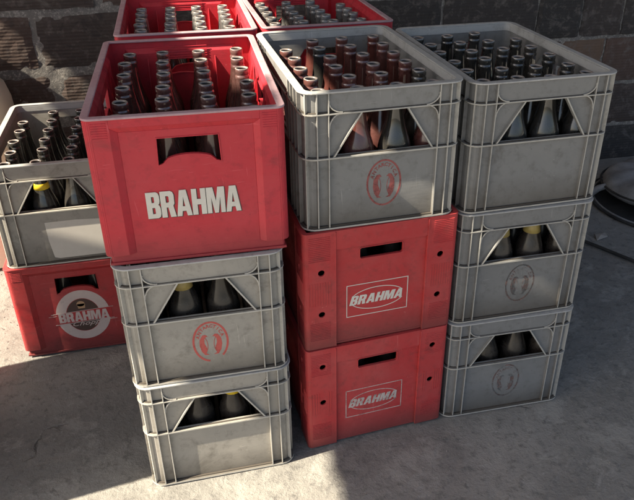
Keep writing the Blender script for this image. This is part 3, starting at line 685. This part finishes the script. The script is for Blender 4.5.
def wallbrick(x0, x1, z0, z1, tone):
    nx, nz = 14, 7; d = WY + rng.uniform(-.003, .003); t = rng.uniform(-.004, .004)
    j = lambda s: rng.uniform(-s, s)
    P = [[(x0 + (x1 - x0) * i / nx + (j(.002) if 0 < i < nx else j(.0035)), d + t * (i / nx - .5) + j(.0009) + (.004 if (i in (0, nx) or k in (0, nz)) else 0), z0 + (z1 - z0) * k / nz + j(.0022)) for i in range(nx + 1)] for k in range(nz + 1)]
    vs = [p for row in P for p in row]; fs = [(k * (nx + 1) + i, k * (nx + 1) + i + 1, (k + 1) * (nx + 1) + i + 1, (k + 1) * (nx + 1) + i) for k in range(nz) for i in range(nx)]
    base = len(vs); vs += [(x0, d + .05, z0), (x1, d + .05, z0), (x1, d + .05, z1), (x0, d + .05, z1)]
    fs += [tuple(range(0, nx + 1))[::-1] + (base, base + 1), tuple(nz * (nx + 1) + i for i in range(nx + 1)) + (base + 2, base + 3),
           tuple(k * (nx + 1) for k in range(nz + 1)) + (base + 3, base), tuple(k * (nx + 1) + nx for k in range(nz + 1))[::-1] + (base + 1, base + 2)]
    n0 = len(mb.f); mb.add(vs, fs, 0, False); tones.extend([tone] * (len(mb.f) - n0))
for k in range(len(zc) - 1):
    if k == 3: js = [-3.6, -3.2, -2.8, -2.4, -2.03, -1.65, -1.26, -.87, -.475, -.08, .30, .68, 1.056, 1.47, 1.675, 1.872, 2.26, 2.65, 3.05, 3.45, 3.85, 4.25, 4.6]
    elif k == 2: js = [-3.4 + .395 * i for i in range(8)] ; js = [-3.6, -3.2, -2.8, -2.42, -2.03, -1.62, -1.22, -.83, -.44, -.05, .35, .74, 1.13, 1.42, 1.60, 1.81, 2.05, 2.45, 2.85, 3.25, 3.65, 4.1, 4.6]
    elif k == 4: js = [-3.6, -3.25, -2.85, -2.45, -2.05, -1.65, -1.26, -.66, -.25, .15, .54, .93, 1.33, 1.72, 2.1, 2.5, 2.9, 3.3, 3.7, 4.1, 4.6]
    else: off = rng.uniform(0, .39); js = [-3.6] + [-3.5 + off + .395 * i for i in range(20)] + [4.6]
    for x0, x1 in zip(js, js[1:]):
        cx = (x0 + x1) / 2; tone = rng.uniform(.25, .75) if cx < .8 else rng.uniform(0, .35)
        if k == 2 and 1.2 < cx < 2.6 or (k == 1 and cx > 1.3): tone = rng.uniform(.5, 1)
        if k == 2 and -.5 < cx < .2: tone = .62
        jw = .011 if cx < .9 else .005; jh = .0125 if cx < .9 else .008
        wallbrick(x0 + jw + rng.uniform(-.003, .003), x1 - jw, zc[k] + jh, zc[k + 1] - jh, tone)
nbk = len(mb.f)
# mortar bed with bulging squeezed-out joints
from mathutils import noise as mn
nxm, nzm = 700, 230; vs = []
for k in range(nzm + 1):
    for i in range(nxm + 1):
        x = -3.62 + 8.24 * i / nxm; z = -.05 + (WT + .05) * k / nzm
        vs.append((x, WY + .0062 - .0050 * mn.noise(Vector((x * 22, 3, z * 40))) - .0025 * mn.noise(Vector((x * 5, 9, z * 6)))- (.001 if x < .9 else -.001), z))
mb.add(vs, [(k * (nxm + 1) + i, k * (nxm + 1) + i + 1, (k + 1) * (nxm + 1) + i + 1, (k + 1) * (nxm + 1) + i) for k in range(nzm) for i in range(nxm)], 1, True)
mb.box((-3.62, WY + .06, -.05), (4.62, WY + .2, WT), 1)
me = mb.mesh('wall', [M['block'], M['mortar']], False); at = me.attributes.new('tone', 'FLOAT', 'FACE'); at.data.foreach_set('value', tones + [0.0] * (len(mb.f) - len(tones)))
w = link('brick_wall', me); tag(w, 'rough dark clay block wall with pale mortar joints behind all the crates', 'wall')

# ------------------------------------------------------------------ unseen roof sheets added and cut to shape the shade and sun slit
KX, KY, RZ = 1 / .95, .15 / .95, 2.60
def roofpt(u, v): return (u - KX * RZ, v - KY * RZ)
m, nt = new_mat('old_roof_sheet'); v = coords(nt, False); finish(nt, ramp(nt, noise(nt, v, 3, 5), [(.3, (.20, .19, .18)), (.7, (.32, .30, .28))]).outputs[0], .7); M['roof'] = m
def shade_sheet(left, right, v0, v1, lab):
    mb = MB(); ny = 220; vs = []
    nx = 30
    for j in range(ny + 1):
        v = v0 + (v1 - v0) * j / ny
        for i in range(nx + 1):
            u = left(v) + (right(v) - left(v)) * i / nx; x, y = roofpt(u, v); vs.append((x, y, RZ + .003 * math.sin(j * PI / 3.5)))
    mb.add(vs, [(j * (nx + 1) + i, j * (nx + 1) + i + 1, (j + 1) * (nx + 1) + i + 1, (j + 1) * (nx + 1) + i) for j in range(ny) for i in range(nx)], 0, True)
    o = link('roof_sheet', mb.mesh('roof_sheet', [M['roof']], False)); s = o.modifiers.new('s', 'SOLIDIFY'); s.thickness = .006; tag(o, lab, 'roof')
V1 = 1.49 + KY * RZ
def lower(v):
    ks = [(-9, 1.2), (.124, 1.2), (.128, 1.09), (.139, 1.105), (.142, 1.112), (.34, 1.106), (.42, 1.01), (.55, .955), (.80, .94), (1.3, .915), (9, .9)]
    for (a, p), (b, q) in zip(ks, ks[1:]):
        if a <= v <= b: return p + (q - p) * (v - a) / (b - a)
shade_sheet(lambda v: .25 - .02 * (v), lower, -1.2, V1, 'corrugated roof sheet above the left stacks')
shade_sheet(lambda v: 1.20, lambda v: 5.2, -1.2, V1, 'wide corrugated roof sheet above the right stacks')

# ------------------------------------------------------------------ unseen crate stacks added beyond the left edge to cast shade
def shade_stack(x, y, rz, n, lab):
    for k in range(n):
        root = empty('grey_crate', (x, y, k * GH), rz); tag(root, '%s crate of %s' % (['lowest', 'second', 'third', 'topmost'][k], lab), 'crate', 'stacked beer bottle crates')
        link('body', ME['gb'], root); link('rim', ME['gr'], root)
shade_stack(-1.145, -.075, math.radians(-7), 4, 'the empty grey stack outside the left edge, in front')
shade_stack(-.85, 1.295, math.radians(90), 3, 'the empty grey stack outside the left edge, by the wall')

# ------------------------------------------------------------------ cream jug at the left edge
m, nt = new_mat('cream_plastic'); finish(nt, (.72, .66, .52), .4); M['cream'] = m
jug = empty('plastic_jug', (-.690, 1.235, 0)); tag(jug, 'cream plastic jug peeking in at the left edge beside the wall', 'jug')
mb = MB(); mb.lathe([(.13, .0), (.148, .012), (.150, .03), (.150, .50), (.148, .56), (.136, .61), (.10, .645), (.045, .665), (.04, .69)], 40); link('body', mb.mesh('jug_body', [M['cream']]), jug)
mb = MB(); mb.lathe([(.047, .675), (.048, .678), (.048, .702), (.045, .705)], 24); link('cap', mb.mesh('jug_cap', [M['red']]), jug)
mb = MB(); mb.tube([(.09 * math.cos(t), 0, .63 + .075 * math.sin(t)) for t in [PI * i / 12 for i in range(1, 12)]], .011); link('handle', mb.mesh('jug_handle', [M['cream']]), jug)

# ------------------------------------------------------------------ things on the floor at the right edge
m, nt = new_mat('black_rubber'); v = coords(nt); finish(nt, ramp(nt, noise(nt, v, 12, 5), [(.3, (.018, .018, .018)), (.7, (.05, .048, .045))]).outputs[0], .75); M['rubber'] = m
m, nt = new_mat('grey_canvas'); v = coords(nt); n = noise(nt, v, 18, 6, .7); finish(nt, ramp(nt, n, [(.3, (.16, .16, .165)), (.7, (.30, .30, .30))]).outputs[0], .8, n, .5, .004); M['canvas'] = m
ty = empty('rubber_mat', (1.90, 1.03, 0)); tag(ty, 'round black rubber mat on the floor at the right edge under a grey bag', 'mat')
mb = MB(); mb.lathe([(.298, .001), (.300, .003), (.300, .007), (.296, .009), (.288, .009), (.285, .006), (.05, .006)], 56); link('disc', mb.mesh('disc', [M['rubber']]), ty)
mb = MB(); mb.tube([(.282 * math.cos(t), .282 * math.sin(t), .008) for t in [2 * PI * i / 64 for i in range(64)]], .0045, closed=True); link('bead', mb.mesh('bead', [M['canvas']]), ty)
bag = empty('bag', (1.905, 1.075, .010)); tag(bag, 'crumpled grey canvas bag with a strap lying on the black mat at right edge', 'bag')
mb = MB(); nu, nv = 64, 18; vs = []
for j in range(nv + 1):
    ph = -PI / 2 + PI * j / nv
    for i in range(nu):
        th = 2 * PI * i / nu; fold = 1 + .05 * math.sin(9 * th + 1.3) * max(0, math.sin(ph + .4)) + .02 * math.sin(23 * th) + .10 * mn.noise(Vector((3 * math.cos(th), 3 * math.sin(th), ph * 2)))
        rr = .245 * (max(0, math.cos(ph)) ** .55) * (1 + .03 * math.sin(2 * th) + .05 * mn.noise(Vector((2 * math.cos(th), 2 * math.sin(th), 4)))); z = .055 + .055 * math.sin(ph) * fold + (.012 * math.sin(9 * th) * math.cos(ph) * max(0, math.sin(ph)))
        vs.append((rr * math.cos(th), rr * math.sin(th) * .9, z))
fs = [(j * nu + i, j * nu + (i + 1) % nu, (j + 1) * nu + (i + 1) % nu, (j + 1) * nu + i) for j in range(nv) for i in range(nu)]
mb.add(vs, fs, 0, True); link('sack', mb.mesh('sack', [M['canvas']]), bag)
mb = MB(); mb.tube([(.246 * math.cos(t), .222 * math.sin(t), .055) for t in [2 * PI * i / 64 for i in range(64)]], .0045, closed=True); link('seam', mb.mesh('seam', [M['rubber']]), bag)
mb = MB(); mb.tube([(-.235, .03, .055), (-.26, .045, .04), (-.29, .05, .018), (-.32, .06, .010), (-.36, .07, .008), (-.40, .075, .008)], [.012, .014, .016, .014, .018, .012]); link('strap', mb.mesh('strap', [M['canvas']]), bag)
mb = MB(); pts = []
for i in range(40):
    t = i / 39; pts.append((1.32 + .36 * t, .93 - .56 * t ** .9 + .012 * math.sin(8 * t), .0075))
mb.tube(pts, .0065); h = link('hose', mb.mesh('hose', [M['rubber']])); tag(h, 'thin black hose curving over the dark floor right of the grey stack', 'hose')
mb = MB(); mb.add([(1.455, .80, .001), (1.51, .815, .004), (1.52, .85, .001), (1.47, .84, .006), (1.485, .825, .009)], [(0, 1, 4), (1, 2, 4), (2, 3, 4), (3, 0, 4)]); sc_ = link('paper_scrap', mb.mesh('paper', [M['stickerfaint']])); tag(sc_, 'small torn paper scrap on the floor beside the right grey stack', 'litter')
sc_.modifiers.new('s', 'SOLIDIFY').thickness = .0006
# grit and chips in front of the stacks
mb = MB(); rg = random.Random(5)
for i in range(420):
    if i < 300: x, y = rg.uniform(-.6, 1.6), rg.uniform(-.75, .0)
    else: x, y = rg.uniform(-.75, -.52), rg.uniform(.3, 1.1)
    if y > -.02 and x > -.2: continue
    r = rg.uniform(.0008, .0028); o = [(x + r * math.cos(k * 1.26 + i) * rg.uniform(.7, 1.2), y + r * math.sin(k * 1.26 + i) * rg.uniform(.7, 1.2), -.001) for k in range(5)]
    mb.add(o + [(x, y, -.001 + r * rg.uniform(.6, 1.1))], [(k, (k + 1) % 5, 5) for k in range(5)])
gr = link('grit', mb.mesh('grit', [M['mortar']])); gr['kind'] = 'stuff'; gr['label'] = 'loose grit on the concrete floor'; gr['category'] = 'grit'

# ------------------------------------------------------------------ light
sun_dir = Vector((-1, -.15, .95)).normalized()
sd = bpy.data.lights.new('sun', 'SUN'); sd.energy = 5.0; sd.angle = math.radians(.53); sd.color = (1, .89, .71)
so = bpy.data.objects.new('sun', sd); col.objects.link(so); so.rotation_euler = sun_dir.to_track_quat('Z', 'Y').to_euler(); so.location = (-4, -3, 5)
W = bpy.data.worlds.new('World'); S.world = W; W.use_nodes = True; nt = W.node_tree; nt.nodes.clear()
sky = nt.nodes.new('ShaderNodeTexSky'); sky.sky_type = 'NISHITA'; sky.sun_disc = False
sky.sun_elevation = math.asin(sun_dir.z); sky.sun_rotation = math.atan2(sun_dir.x, sun_dir.y); sky.dust_density = 3.0
bg = nt.nodes.new('ShaderNodeBackground'); bg.inputs['Strength'].default_value = .060; wo = nt.nodes.new('ShaderNodeOutputWorld')
L(nt, sky.outputs[0], bg.inputs[0]); L(nt, bg.outputs[0], wo.inputs[0])
S.view_settings.view_transform = 'Standard'; S.view_settings.look = 'None'; S.view_settings.exposure = 1.7; S.view_settings.gamma = 1; S.view_settings.use_curve_mapping = False
S.render.engine = 'CYCLES'; S.cycles.max_bounces = 8; S.cycles.diffuse_bounces = 5; S.cycles.use_denoising = True
print('bottles', nb)
